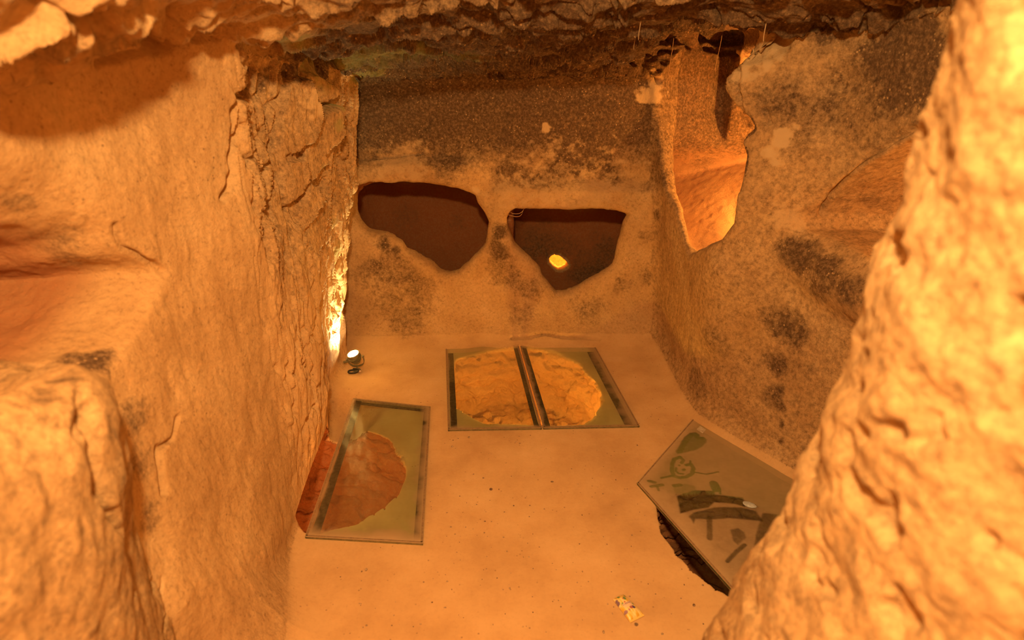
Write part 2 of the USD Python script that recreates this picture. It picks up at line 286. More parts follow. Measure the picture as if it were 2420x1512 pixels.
def normals_of(v, f):
    n = np.zeros_like(v); c = np.cross(v[f[:, 1]] - v[f[:, 0]], v[f[:, 2]] - v[f[:, 0]])
    for k in range(3):
        for j in range(3): n[:, j] += np.bincount(f[:, k], c[:, j], len(v))
    return n / np.maximum(np.linalg.norm(n, axis=1, keepdims=True), 1e-12)
def split_edges(v, f, wanted):
    """Conforming split of every wanted edge at its middle."""
    e = np.sort(np.vstack([f[:, [0, 1]], f[:, [1, 2]], f[:, [2, 0]]]), 1)
    key = e[:, 0].astype(np.int64) * len(v) + e[:, 1]
    u, first, inv = np.unique(key, return_index=True, return_inverse=True)
    ue = e[first]; fl = wanted(ue)
    mid = np.full(len(u), -1); mid[fl] = len(v) + np.arange(fl.sum())
    nv = (v[ue[fl, 0]] + v[ue[fl, 1]]) / 2
    m = mid[inv].reshape(3, -1).T; code = (m >= 0) @ np.array([1, 2, 4])
    out = [f[code == 0]]
    for c, r in ((1, 0), (2, 1), (4, 2)):
        s = code == c; a, b, d = (np.roll(f[s], -r, 1)).T; x = m[s, r]; out += [np.c_[a, x, d], np.c_[x, b, d]]
    for c, r in ((3, 0), (6, 1), (5, 2)):                       # edges r and r+1 split
        s = code == c; a, b, d = (np.roll(f[s], -r, 1)).T; x, y = m[s, r], m[s, (r + 1) % 3]
        out += [np.c_[x, b, y], np.c_[a, x, y], np.c_[a, y, d]]
    s = code == 7; a, b, d = f[s].T; x, y, z = m[s].T
    out += [np.c_[a, x, z], np.c_[x, b, y], np.c_[z, y, d], np.c_[x, y, z]]
    return nv, np.vstack(out)

FINE = 4.0     # pixels of the photograph per edge before an edge is split
Vs, Fs = surface_nets((-2.4, -1.85, -1.1), (2.8, 6.15, 3.1), 0.04)
Vs = settle(Vs, 2)
for level in range(5):
    nrm = normals_of(Vs, Fs); q, dep = project(Vs)
    facing = ((CAM - Vs) * nrm).sum(1) > -0.12 * np.linalg.norm(CAM - Vs, axis=1)
    inside = (dep > 0.2) & (q[:, 0] > -90) & (q[:, 0] < 2510) & (q[:, 1] > -90) & (q[:, 1] < 1600)
    def wanted(e):
        a, b = e.T; ok = (facing[a] | facing[b]) & (inside[a] | inside[b])
        ln = np.hypot(*(q[a] - q[b]).T); d = np.minimum(dep[a], dep[b])
        return ok & (ln > np.where(d < 1.5, 2.0, 1.0) * FINE) & (np.linalg.norm(Vs[a] - Vs[b], axis=1) > 0.003)
    nv, Fs = split_edges(Vs, Fs, wanted)
    if not len(nv): break
    Vs = np.vstack([Vs, settle(nv, 2 if level < 2 else 1)])
import time as _t; print('rock', len(Vs), len(Fs))

# ------------------------------------------------------------------ relief, stains and painted shade on the skin
def ray_hit(px):
    """The points of the rock's skin that the traced pixels lie on."""
    d = rays(px); d /= np.linalg.norm(d, axis=1, keepdims=True); t = np.full(len(d), 0.3)
    for _ in range(160): t += np.clip(-rock(CAM + d * t[:, None]) * 0.7, -0.02, 0.3)
    return CAM + d * t[:, None]
_, REG = rock(Vs, True)
N0 = normals_of(Vs, Fs)
x, y, z = Vs.T
def ridged(p, o, s): return 1 - np.abs(2 * fbm(p, o, s) - 1)
isr = lambda *names: np.isin(REG, [REGION.index(n) for n in names]).astype(float)
w_floor, w_ceil = isr('floor') * step01(N0[:, 2], 0.5, 0.9), isr('ceiling')
w_jamb = isr('rock_jamb', 'rock_jamb_001')
w_pillar = isr('wall_left') * step01(y, 2.0, 2.25)
w_pit = isr('pit', 'pit_001', 'pit_002')
smooth_wall = 1 - np.clip(w_floor + w_ceil + w_jamb, 0, 1)
D = 0.02 * (fbm(Vs * 2.2, 3, 1) - 0.5) * (0.3 + 0.7 * (1 - w_floor)); Dbase = D.copy()
def relieve(w, fn):
    """Adds the relief fn(points) where the weight w is not zero."""
    k = np.where(w > 1e-3)[0]; D[k] += w[k] * fn(Vs[k])
relieve(smooth_wall, lambda p: 0.018 * (fbm(p * 9, 4, 2) - 0.5) + 0.014 * (fbm(p * [26, 26, 6], 3, 3) - 0.5))
relieve(w_floor, lambda p: 0.004 * (fbm(p * 16, 4, 4) - 0.5))
jl_, jr_ = isr('rock_jamb_001'), isr('rock_jamb')
relieve(jr_, lambda p: 0.06 * (fbm(p * 6, 4, 5) - 0.5) + 0.022 * (fbm(p * 24, 3, 6) - 0.5) - 0.02 * step01(fbm(p * 13, 3, 16), 0.60, 0.72))
relieve(jl_, lambda p: 0.07 * (fbm(p * [8, 8, 2.2], 4, 5) - 0.5) + 0.02 * (fbm(p * [26, 26, 9], 3, 6) - 0.5))
def bark(p):
    w = p + 0.04 * (fbm(p * 5, 3, 9)[:, None] - 0.5) * [1, 1, 0]
    crack = step01(ridged(w * [9, 9, 2.2] + 3.7, 3, 19), 0.86, 0.96) * step01(p[:, 2], 0.7, 1.3) + 0.6 * step01(ridged(p * [16, 16, 3.5], 3, 20), 0.88, 0.96)
    return 0.035 * (fbm(p * [5, 5, 2], 3, 17) - 0.5) + 0.075 * (ridged(p * [8, 8, 1.5] + 0.25 * fbm(p * 4, 2, 9)[:, None] * [1, 1, 0], 4, 7) - 0.6) + 0.024 * (fbm(p * [30, 30, 10], 3, 8) - 0.5) - 0.035 * crack
relieve(w_pillar, bark)
under = ((x > -1.1) & (x < 1.75) & (y > 1.3) & (y < 4.3)).astype(float) * w_floor
D *= 1 - 0.85 * under
D *= 1 - isr('wall_left') * (1 - step01(z, 0.02, 0.30)) * step01(y, 1.9, 2.1)
def roof(p):
    x, y, z = p.T
    cr = ridged(np.c_[x * 1.8 + y * 1.0, y * 5.5 - x * 1.4, z * 5] + 0.6 * fbm(p * 3, 3, 12)[:, None], 4, 11)
    c2 = ridged(np.c_[x * 4.5 + y * 2, y * 10 - x * 4, z * 8] + 0.8 * fbm(p * 5, 2, 22)[:, None], 3, 23)
    q = 1 - 0.6 * (1 - step01(x + 0.2 * y, -0.35, 0.25))
    return 0.075 * (fbm(np.c_[p[:, :2] @ np.array([[3, 4], [-1.5, 6.5]]), z * 5], 4, 10) - 0.5) + 0.05 * np.clip((cr - 0.80) / 0.2, 0, 1) ** 1.5 + q * (0.03 * (fbm(p * 20, 4, 13) - 0.5) - 0.045 * step01(c2, 0.84, 0.95))
relieve(w_ceil, roof)
relieve(w_pit, lambda p: 0.07 * (fbm(p * [7, 7, 12], 4, 14) - 0.5) + 0.05 * (fbm(p * 24, 3, 15) - 0.5) - 0.03 * step01(ridged(p * [6, 6, 9], 3, 18), .9, .97))
PAINTED = []
def local(v0, r):
    return np.where((np.abs(Vs - v0) < r).all(1))[0]
def groove(px, width, depth, wob=0.5):
    """A crack cut along a traced line, in metres."""
    px = np.asarray(px, float); fine = np.vstack([np.linspace(px[i], px[i + 1], 4, endpoint=False) for i in range(len(px) - 1)] + [px[-1:]])
    P = ray_hit(fine); k = np.where((Vs > P.min(0) - 0.1).all(1) & (Vs < P.max(0) + 0.1).all(1))[0]
    if not len(k): return
    best = np.full(len(k), 9.0); V = Vs[k] + 0.012 * (fbm(Vs[k] * 30, 3, 31)[:, None] - 0.5) * [1, 1, 1]
    for a, b in zip(P[:-1], P[1:]):
        if np.linalg.norm(b - a) > 0.35: continue
        e = b - a; t = np.clip(((V - a) @ e) / max(e @ e, 1e-9), 0, 1)
        best = np.minimum(best, np.linalg.norm(V - a - t[:, None] * e, axis=1))
    w = width * (1 + wob * (noise(Vs[k] * 22, 5) - 0.5) * 2)
    D[k] -= depth * np.exp(-(best / np.maximum(w, 1e-3)) ** 2)
def plate(px, thick, lean=0.8, edge=0.010):
    """A slab of the rock that stands proud inside a traced outline, thickest at its far edge."""
    P = ray_hit(px); c = P.mean(0); U, S, W = np.linalg.svd(P - c); a, b, n = W
    if np.linalg.norm(P - c, axis=1).max() > 0.8: return
    o = Outline(np.c_[(P - c) @ a, (P - c) @ b], pad=0.1, step=0.004, rough=0.004)
    k = local(c, 0.8); q = Vs[k] - c; m = np.abs(q @ n) < 0.12; k = k[m]; q = q[m]
    d = o(q @ a, q @ b); far = (q[:, 1] - (P - c)[:, 1].min()) / np.ptp(P[:, 1])
    w = step01(-d, 0.0, edge) * (1 - lean + lean * np.clip(far, 0, 1)); w[(np.abs(q @ a) > 0.7)] = 0
    D[k] += thick * w; smoothed[k] = np.maximum(smoothed[k], step01(-d, 0, 0.02))
smoothed = np.zeros(len(Vs)); D0 = D.copy()
Z2 = lambda p: zoomed(p, 500, 50, 0.3968)
plates = [([(400, 340), (480, 320), (510, 400), (530, 480), (545, 560), (535, 650), (505, 740), (450, 790), (400, 800), (375, 720), (380, 560), (385, 440)], .05),
    ([(545, 300), (600, 300), (670, 360), (715, 410), (700, 450), (640, 490), (545, 530), (510, 430)], .035),
    ([(545, 535), (600, 530), (690, 480), (705, 520), (690, 600), (710, 660), (640, 760), (620, 800), (632, 850), (590, 900), (555, 970), (520, 930), (500, 860), (520, 760), (545, 650)], .05),
    ([(410, 830), (480, 820), (510, 900), (505, 980), (490, 1050), (445, 1110), (405, 1050), (400, 930)], .035),
    ([(520, 940), (560, 980), (590, 1080), (560, 1180), (525, 1260), (500, 1150), (510, 1050)], .04),
    ([(560, 980), (630, 1000), (660, 1100), (650, 1250), (625, 1380), (605, 1420), (540, 1290), (550, 1220), (590, 1110)], .02)]
for p, t in plates: plate(Z2(p), 2.2 * t)
D = D - smoothed * 0.8 * (D0 - Dbase)
for p, w, d in [([(220, 330), (190, 420), (150, 540), (130, 700), (125, 800), (130, 900), (110, 1000), (80, 1050)], .016, .05), ([(180, 620), (165, 690), (130, 760)], .012, .035), ([(385, 440), (340, 510), (325, 560)], .012, .03),
        ([(260, 700), (232, 745), (245, 780)], .010, .03), ([(330, 800), (300, 850), (265, 895)], .010, .035), ([(372, 700), (350, 790), (320, 830)], .010, .025), ([(235, 790), (195, 860)], .010, .025),
        ([(870, 380), (860, 520), (852, 700), (860, 800)], .012, .03), ([(640, 980), (670, 975), (682, 950)], .006, .015), ([(400, 960), (405, 1090)], .008, .02), ([(490, 1050), (450, 1115)], .008, .025)]:
    groove(Z2(p), w, d)
groove(Z2([(600, 235), (650, 255), (690, 280)]), .035, .10); groove(Z2([(590, 225), (540, 290)]), .015, .04)
for p, w, d in [([(848, 376), (900, 372), (960, 367), (1000, 361)], .007, .02), ([(1212, 797), (1255, 795), (1285, 788), (1330, 795), (1390, 797), (1416, 801)], .010, .05)]: groove(p, w, d)
Z4 = lambda p: zoomed(p, 1400, 50, 0.463)
for p, w, d in [([(740, 390), (760, 450), (785, 495), (800, 530)], .012, .04), ([(880, 450), (905, 520)], .008, .02), ([(735, 215), (742, 260), (735, 330), (745, 390)], .012, .03),
        ([(1170, 985), (1200, 930), (1250, 860), (1330, 780), (1420, 700), (1520, 620), (1640, 545)], .013, .03), ([(1010, 930), (1000, 1010)], .01, .01)]: groove(Z4(p), w, d)
Z7 = lambda p: zoomed(p, 0, 700, 0.537)
for p, w, d in [([(395, 480), (435, 620), (435, 700), (450, 820), (490, 940), (520, 1000), (550, 1130)], .012, .04), ([(700, 670), (710, 780), (720, 860)], .008, .035), ([(580, 1230), (575, 1300)], .007, .03), ([(645, 1240), (635, 1340)], .007, .03),
        ([(715, 1240), (710, 1370), (690, 1505)], .006, .025), ([(780, 540), (760, 630), (700, 670)], .007, .02), ([(350, 420), (365, 600)], .01, .02)]: groove(Z7(p), w, d)
Z1 = lambda p: zoomed(p, 0, 0, 0.3719)
for p, w, d in [([(640, 400), (760, 380), (850, 350), (960, 330), (1060, 290)], .010, .03), ([(1130, 200), (1290, 200), (1420, 150), (1560, 110), (1700, 50), (1850, 10)], .018, .06), ([(720, 240), (900, 250), (1050, 270), (1180, 230), (1230, 150)], .02, .06),
        ([(1700, 210), (1790, 140)], .015, .05), ([(1400, 260), (1250, 250)], .01, .03), ([(780, 130), (900, 170), (1040, 110), (1100, 60)], .015, .05), ([(360, 20), (560, 60), (640, 110)], .015, .04), ([(1500, 300), (1650, 250), (1750, 290)], .01, .03)]: groove(Z1(p), w, d)
Z8 = lambda p: zoomed(p, 1400, 0, 0.2066)
for p, w, d in [([(530, 805), (640, 870), (775, 912)], .02, .07), ([(1300, 545), (1430, 570), (1570, 590), (1650, 700)], .018, .06), ([(780, 450), (1080, 455), (1110, 520)], .025, .06), ([(560, 560), (700, 545), (900, 570)], .014, .04), ([(530, 600), (680, 610), (770, 640)], .012, .04), ([(240, 680), (400, 700), (560, 740), (640, 770)], .012, .04), ([(640, 710), (740, 650), (870, 680)], .012, .04), ([(0, 690), (130, 650), (230, 690)], .014, .04), ([(1320, 380), (1450, 430), (1900, 440), (2100, 440)], .05, .12)]: groove(Z8(p), w, d)
groove([(275, 535), (290, 585), (340, 612), (380, 640)], .01, .02)
_e = np.vstack([Fs[:, [0, 1]], Fs[:, [1, 2]], Fs[:, [2, 0]]]); _n = np.bincount(_e.ravel(), minlength=len(Vs))
for _ in range(1): D = 0.45 * D + 0.55 * (np.bincount(_e[:, 0], D[_e[:, 1]], len(Vs)) + np.bincount(_e[:, 1], D[_e[:, 0]], len(Vs))) / np.maximum(_n, 1)
# D > 0 moves into the air side for the outward (air) normal
Vd = Vs + N0 * D[:, None]
ND = normals_of(Vd, Fs)

paint = np.zeros((len(Vs), 3)); relief = np.zeros((len(Vs), 3))
def blob(px, rpx, amount, ch=0, flat=1.0, rough=0.5):
    """A stain, or shade painted as one, on the rock at the traced pixel."""
    c = ray_hit([px])[0]; r = rpx / FPX * np.linalg.norm(c - CAM)
    d = np.linalg.norm((Vs - c) * [1, 1, flat], axis=1) / r
    near = d < 1.8
    w = amount * (1 - step01(d[near] + rough * (fbm(Vs[near] * (7 if ch == 0 else 22), 4, 21) - 0.5) * (2 if ch == 0 else 3), *((0.15, 1.35) if ch == 0 else (0.4, 1.1))))
    paint[near, ch] = np.maximum(paint[near, ch], w) + 0.22 * np.minimum(paint[near, ch], w)
for c_, r_, a_ in [((900, 240), 90, .62), ((1000, 250), 110, .62), ((1120, 260), 120, .62), ((1250, 290), 130, .70), ((1380, 320), 140, .76), ((1340, 395), 90, .84), ((1480, 290), 90, .66), ((1060, 340), 90, .62), ((1210, 390), 70, .68), ((1430, 390), 70, .72), ((900, 400), 40, .42), ((1060, 410), 40, .45),
        ((930, 640), 75, .50), ((1000, 700), 75, .48), ((910, 720), 85, .49), ((980, 770), 55, .44), ((860, 640), 50, .42), ((1180, 545), 30, .8), ((1180, 595), 40, .7), ((1190, 640), 65, .52), ((1260, 690), 60, .52), ((1240, 740), 55, .44), ((1390, 725), 70, .50), ((1470, 670), 45, .54), ((1525, 560), 30, .5), ((1530, 440), 35, .5), ((1530, 650), 40, .5), ((910, 575), 25, .8), ((935, 590), 20, .7),
        ((1900, 330), 150, .44), ((1850, 230), 120, .42), ((2010, 200), 150, .56), ((2080, 320), 90, .46), ((1800, 240), 70, .40), ((1760, 480), 60, .42), ((1900, 600), 75, .66), ((1960, 630), 75, .66), ((2015, 690), 75, .66), ((1930, 690), 70, .62), ((1860, 590), 45, .6), ((1850, 760), 70, .68), ((1830, 850), 60, .66), ((1830, 940), 45, .6), ((1880, 800), 50, .6), ((1650, 900), 80, .58), ((1690, 790), 75, .54), ((1630, 820), 50, .5), ((1900, 880), 70, .5), ((1838, 880), 26, .62), ((1843, 920), 24, .64), ((1846, 960), 22, .66), ((1848, 1000), 20, .66), ((1846, 1040), 18, .66), ((1630, 690), 50, .46), ((1700, 640), 50, .46), ((1750, 980), 60, .44), ((1560, 720), 40, .44), ((2060, 470), 60, .5), ((2030, 560), 50, .45), ((1555, 510), 25, .75),
        ((1640, 250), 90, .64), ((1610, 360), 50, .52), ((1660, 380), 50, .48), ((1700, 200), 60, .7), ((1590, 220), 40, .5),
        ((1300, 570), 90, .5), ((1400, 640), 75, .62), ((1430, 590), 60, .5), ((1250, 600), 50, .5), ((960, 520), 80, .36), ((1080, 520), 40, .4),
        ((620, 190), 55, .7), ((690, 165), 60, .72), ((770, 170), 40, .8), ((590, 220), 30, .6), ((828, 330), 22, .5), ((826, 450), 22, .52), ((822, 560), 20, .45), ((850, 260), 16, .7), ((780, 560), 24, .5), ((780, 630), 22, .5), ((640, 640), 60, .4), ((620, 760), 40, .38),
        ((200, 860), 55, .78), ((150, 900), 55, .7), ((100, 940), 50, .66), ((235, 900), 40, .7), ((245, 840), 30, .66), ((265, 1010), 50, .6), ((310, 980), 50, .56), ((330, 1100), 55, .55), ((350, 1220), 50, .5), ((280, 1150), 40, .5), ((110, 560), 90, .4), ((180, 620), 60, .42), ((40, 480), 60, .42),
        ((60, 90), 120, .5), ((200, 70), 60, .5), ((2160, 160), 110, .95), ((2130, 60), 90, .95), ((1960, 60), 60, .7), ((920, 855), 45, .30)]:  # upper-left corner, wall beside right jamb and floodlight floor: shade painted in; rest soot
    blob(c_, r_, a_, 0)
for c_, r_, a_ in [((800, 140), 90, .9), ((920, 125), 110, .9), ((1060, 130), 90, .45), ((860, 165), 60, .9), ((690, 95), 50, .8), ((760, 290), 22, .8), ((770, 240), 16, .8), ((740, 400), 20, .6), ((790, 590), 26, .7), ((780, 520), 18, .5)]:
    blob(c_, r_, a_, 1)
for c_, r_, a_ in [((1535, 210), 32, .9), ((1790, 120), 50, .9), ((1735, 170), 20, .8), ((1740, 130), 30, .8), ((1850, 330), 28, .9), ((1830, 365), 22, .9), ((1290, 300), 12, 1), ((700, 235), 40, .6), ((950, 390), 60, .5), ((1350, 450), 120, .5), ((1200, 460), 40, .5), ((1870, 520), 40, .5), ((1128, 450), 10, .9)]:  # includes lighter bands on the ledges over the niches
    blob(c_, r_, a_, 2, rough=0.9)
paint[:, 0] = np.maximum(paint[:, 0], w_ceil * (0.62 + 0.75 * step01(y, 2.35, 2.75)) * step01(x + 0.25 * y, -0.55, 0.05))
paint[:, 0] = np.maximum(paint[:, 0], isr('wall_back') * (0.56 * step01(z, 1.12, 1.5) * (y < 4.4) + 0.27 * (y < 4.4) * step01(z, 0.2, 0.5)))
paint[:, 0] = np.maximum(paint[:, 0], w_pillar * (0.34 * step01(z, 0.5, 1.2) + 0.12)); paint[:, 0] = np.maximum(paint[:, 0], isr('wall_right') * step01(y, 1.9, 2.2) * 0.40); paint[:, 0] = np.maximum(paint[:, 0], isr('side_chamber') * 0.74 * step01(z, 1.15, 1.4)); paint[:, 0] = np.maximum(paint[:, 0], isr('wall_right') * step01(y, 3.4, 3.6) * step01(z, 0.9, 1.2) * 0.62)  # upper side chamber and its lip painted darker, toning down lamp light there
paint[:, 0] *= 1 - 0.6 * np.clip(paint[:, 1], 0, 1)
paint[:, 0] *= 1 - 0.8 * np.clip(paint[:, 2], 0, 1)
paint[:, 2] = np.maximum(paint[:, 2], 0.10 * w_floor)
paint[:, 0] = np.maximum(paint[:, 0], 0.16 * w_floor + 0.36 * w_jamb)
relief[:, 0] = 0.85 - 0.62 * w_floor + 0.1 * w_jamb + 0.2 * w_ceil
relief[:, 2] = np.clip(w_pit - 0.6 * isr('pit_001') + isr('wall_back') * step01(y, 4.32, 4.40) + 0.55 * isr('side_chamber') + 0.85 * isr('wall_left') * step01(-x, 1.14, 1.3) * (y < 2), 0, 1)  # blue channel: recess interiors painted darker and redder in place of shade
relief[:, 1] = np.clip(0.25 + 0.6 * w_pillar - w_floor - w_jamb, 0, 1)

def put_mesh(path, v, f, n, material, extra={}):
    m = UsdGeom.Mesh.Define(stage, path)
    m.CreatePointsAttr(Vt.Vec3fArray.FromNumpy(np.ascontiguousarray(v, np.float32)))
    m.CreateFaceVertexCountsAttr(Vt.IntArray.FromNumpy(np.full(len(f), 3, np.int32)))
    m.CreateFaceVertexIndicesAttr(Vt.IntArray.FromNumpy(np.ascontiguousarray(f.ravel(), np.int32)))
    m.CreateSubdivisionSchemeAttr('none')
    if n is not None: m.CreateNormalsAttr(Vt.Vec3fArray.FromNumpy(np.ascontiguousarray(n, np.float32))); m.SetNormalsInterpolation('vertex')
    for k, a in extra.items():
        UsdGeom.PrimvarsAPI(m).CreatePrimvar(k, Sdf.ValueTypeNames.Color3fArray, 'vertex').Set(Vt.Vec3fArray.FromNumpy(np.ascontiguousarray(a, np.float32)))
    UsdShade.MaterialBindingAPI.Apply(m.GetPrim()).Bind(material)
    return m.GetPrim()
def tag(p, label, cat=None, group=None, kind=None):
    p.SetCustomDataByKey('label', label)
    for k, v in (('category', cat), ('group', group), ('kind', kind)):
        if v: p.SetCustomDataByKey(k, v)
    return p
ABOUT = {'floor': ('dusty sand-coloured rock floor with glass covers let into it', 'floor'), 'ceiling': ('low uneven soot-blackened rock ceiling with cracks', 'ceiling'),
    'wall_back': ('carved rock end wall with two mask-like niches', 'wall'), 'wall_left': ('bright smooth left wall with a hollow alcove near the frame edge', 'wall'), 'rock_pillar': ('rough flaking rock pillar with vertical cracks, lit by the floodlight at its foot', 'pillar'),
    'wall_right': ('carved right wall with a sooty sill and a lit opening', 'wall'), 'wall_front': ('rock around the place where the viewer stands', 'wall'),
    'rock_jamb': ('bright rough rock jamb close by, along the right edge', 'rock'), 'rock_jamb_001': ('bright low rock jamb close by, at the lower left', 'rock'),
    'pit': ('reddish pit half hidden by the left wall, under a single glass cover', 'pit'), 'pit_001': ('round pit lit from within under the double glass cover', 'pit'), 'pit_002': ('dark pit below the slanting dusty glass cover', 'pit'),
    'side_chamber': ('orange-lit side chamber seen through the opening right of the end wall', 'chamber'), 'hidden_chamber': ('glowing chamber seen through the small hole in the right niche', 'chamber')}
PARTS = np.where((REG == REGION.index('wall_left')) & (y > 2.12), len(REGION), REG); REGION = REGION + ['rock_pillar']; fr = np.sort(PARTS[Fs], 1)[:, 1]
for i, name in enumerate(REGION):
    f = Fs[fr == i]
    if not len(f): print('no', name); continue
    u, inv = np.unique(f, return_inverse=True)
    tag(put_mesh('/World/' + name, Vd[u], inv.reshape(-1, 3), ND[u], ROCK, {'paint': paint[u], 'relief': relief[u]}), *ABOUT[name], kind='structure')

# ------------------------------------------------------------------ other materials
def plain(name, color, rough=0.6, metal=0.0, spec=0.4, dirt=None):
    N = {'geo': ('geometry', {}), 'n': ('noise_texture', {'scale': 60.0, 'detail': 4.0, 'roughness': 0.65}), 'r': ('rgb_ramp', {'ramp': [(0.38, color), (0.62, dirt or [c * 1.15 for c in color])]}),
         'b': ('bump', {'strength': 0.15, 'distance': 0.004}), 'p': ('principled_bsdf', {'roughness': rough, 'metallic': metal, 'specular_ior_level': spec})}
    return mat(name, N, [('geo.position', 'n.vector'), ('n.fac', 'r.fac'), ('r.color', 'p.base_color'), ('n.fac', 'b.height'), ('b.normal', 'p.normal')])
SEAL = plain('dark_sealant', (0.018, 0.015, 0.013), 0.6, dirt=(0.10, 0.07, 0.045))
TRIM = plain('dusty_edge_trim', (0.30, 0.20, 0.12), 0.5, 0.3, dirt=(0.42, 0.29, 0.16))
LAMPB = plain('olive_lamp_metal', (0.16, 0.14, 0.08), 0.45, 0.2)
CABLE = plain('dark_cable', (0.03, 0.025, 0.02), 0.5)
NUT = plain('pale_fitting', (0.62, 0.45, 0.30), 0.5)
STICKER = plain('pale_sticker', (0.62, 0.55, 0.42), 0.8, dirt=(0.45, 0.36, 0.24))
SCRAP = plain('pale_plastic', (0.55, 0.60, 0.62), 0.4, dirt=(0.40, 0.44, 0.46))
ROOT = plain('pale_root', (0.55, 0.38, 0.22), 0.6)
GRIT = plain('grit', (0.14, 0.08, 0.045), 0.9, dirt=(0.5, 0.36, 0.22))
GLOW = mat('lamp_glow', {'e': ('emission', {'color': (1.0, 0.86, 0.5), 'strength': 60.0})}, [], surface='e.emission')
def glass_of(name, tint, dust):
    return mat(name, {'a': ('attribute', {'attribute': 'paint'}), 's': ('separate_color', {}), 'geo': ('geometry', {}), 'n': ('noise_texture', {'scale': 35.0, 'detail': 5.0, 'roughness': 0.7}),
        'k': ('math', {'math_type': 'multiply_add', 'value2': 1.1, 'value3': -0.55}), 'k2': ('math', {'math_type': 'multiply'}), 'k3': ('math', {'math_type': 'add', 'use_clamp': True}),
        'lw': ('layer_weight', {'blend': 0.5}), 'fp': ('math', {'math_type': 'power', 'value2': 5.0}), 'f': ('math', {'math_type': 'multiply_add', 'value2': 0.85, 'value3': 0.035}),
        't': ('transparent_bsdf', {'color': tint}), 'g': ('glossy_bsdf', {'color': (1, 1, 1), 'roughness': 0.06}), 'm': ('mix_closure', {}), 'd': ('diffuse_bsdf', {'color': dust}), 'm2': ('mix_closure', {})},
        [('a.color', 's.color'), ('geo.position', 'n.vector'), ('n.fac', 'k.value1'), ('k.value', 'k2.value1'), ('s.g', 'k2.value2'), ('k2.value', 'k3.value1'), ('s.r', 'k3.value2'),
         ('lw.facing', 'fp.value1'), ('fp.value', 'f.value1'), ('f.value', 'm.fac'), ('t.BSDF', 'm.closure1'), ('g.BSDF', 'm.closure2'), ('k3.value', 'm2.fac'), ('m.closure', 'm2.closure1'), ('d.BSDF', 'm2.closure2')], surface='m2.closure')
GLASS = glass_of('dusty_glass', (0.86, 0.94, 0.88), (0.50, 0.36, 0.21))
GLASS_SHADED = glass_of('shaded_dusty_glass', (0.72, 0.82, 0.72), (0.60, 0.43, 0.25))  # deeper tint puts in the shade of the floor below
WRAP = mat('printed_wrapper', {'a': ('attribute', {'attribute': 'paint'}), 'p': ('principled_bsdf', {'roughness': 0.35})}, [('a.color', 'p.base_color')])

made = {}
def numbered(parent, name):
    k = made.get((parent, name), 0); made[(parent, name)] = k + 1
    return f'{parent}/{name}' + (f'_{k:03d}' if k else '')
def thing(name, label, cat, at=(0, 0, 0), group=None, kind=None):
    path = numbered('/World', name); xf = UsdGeom.Xform.Define(stage, path); xf.AddTranslateOp().Set(Gf.Vec3d(*map(float, at)))
    tag(xf.GetPrim(), label, cat, group, kind); return path, np.asarray(at, float)
def part(owner, name, mesh, material, smooth=30, label=None, paint=None):
    path, at = owner; v, f = (np.array(mesh.vertices), np.array(mesh.faces)) if hasattr(mesh, 'vertices') else mesh
    p = numbered(path, name)
    if paint is not None: prim = put_mesh(p, v - at, f, normals_of(v, f) if smooth else None, material, {'paint': paint})
    else: prim = usdkit.mesh(stage, p, trimesh.Trimesh(v - at, f, process=False), material, smooth=smooth).GetPrim()
    if label: prim.SetCustomDataByKey('label', label)
    return p
def tube(pts, r, sides=8):
    p = np.asarray(pts, float); t = np.gradient(p, axis=0); t /= np.linalg.norm(t, axis=1, keepdims=True)
    a = np.cross(t, np.where(np.abs(t[:, 2:]) < .9, [0, 0, 1.], [1., 0, 0])); a /= np.linalg.norm(a, axis=1, keepdims=True); b = np.cross(t, a)
    an = np.arange(sides) * 2 * np.pi / sides; r = np.broadcast_to(r, len(p))
    v = (p[:, None] + r[:, None, None] * (np.cos(an)[None, :, None] * a[:, None] + np.sin(an)[None, :, None] * b[:, None])).reshape(-1, 3)
    n = len(p); f = []
    for i in range(n - 1):
        for j in range(sides):
            q = [i * sides + j, i * sides + (j + 1) % sides, (i + 1) * sides + (j + 1) % sides, (i + 1) * sides + j]; f += [[q[0], q[1], q[2]], [q[0], q[2], q[3]]]
    v = np.vstack([v, p[:1], p[-1:]])
    for j in range(sides): f += [[n * sides, (j + 1) % sides, j], [n * sides + 1, (n - 1) * sides + j, (n - 1) * sides + (j + 1) % sides]]
    return trimesh.Trimesh(v, f, process=False)
def curve(pts, n=24):
    from scipy.interpolate import CubicSpline
    p = np.asarray(pts, float); return CubicSpline(np.arange(len(p)), p)(np.linspace(0, len(p) - 1, n))
def prism(quad, z0, z1):
    """A slab between two heights over four floor corners, edges chamfered."""
    q = np.asarray(quad, float); c = q.mean(0); e = min(0.0015, (z1 - z0) / 3)
    ins = q + (c - q) / np.linalg.norm(c - q, axis=1, keepdims=True) * e
    rings = [(ins, z0), (q, z0 + e), (q, z1 - e), (ins, z1)]; v = np.vstack([np.c_[r, np.full(4, z)] for r, z in rings]); f = []
    for k in range(3):
        for j in range(4): a, b = k * 4 + j, k * 4 + (j + 1) % 4; f += [[a, b, b + 4], [a, b + 4, a + 4]]
    f += [[0, 2, 1], [0, 3, 2], [12, 13, 14], [12, 14, 15]]
    m = trimesh.Trimesh(v, f, process=False)
    if m.volume < 0: m.invert()
    return m

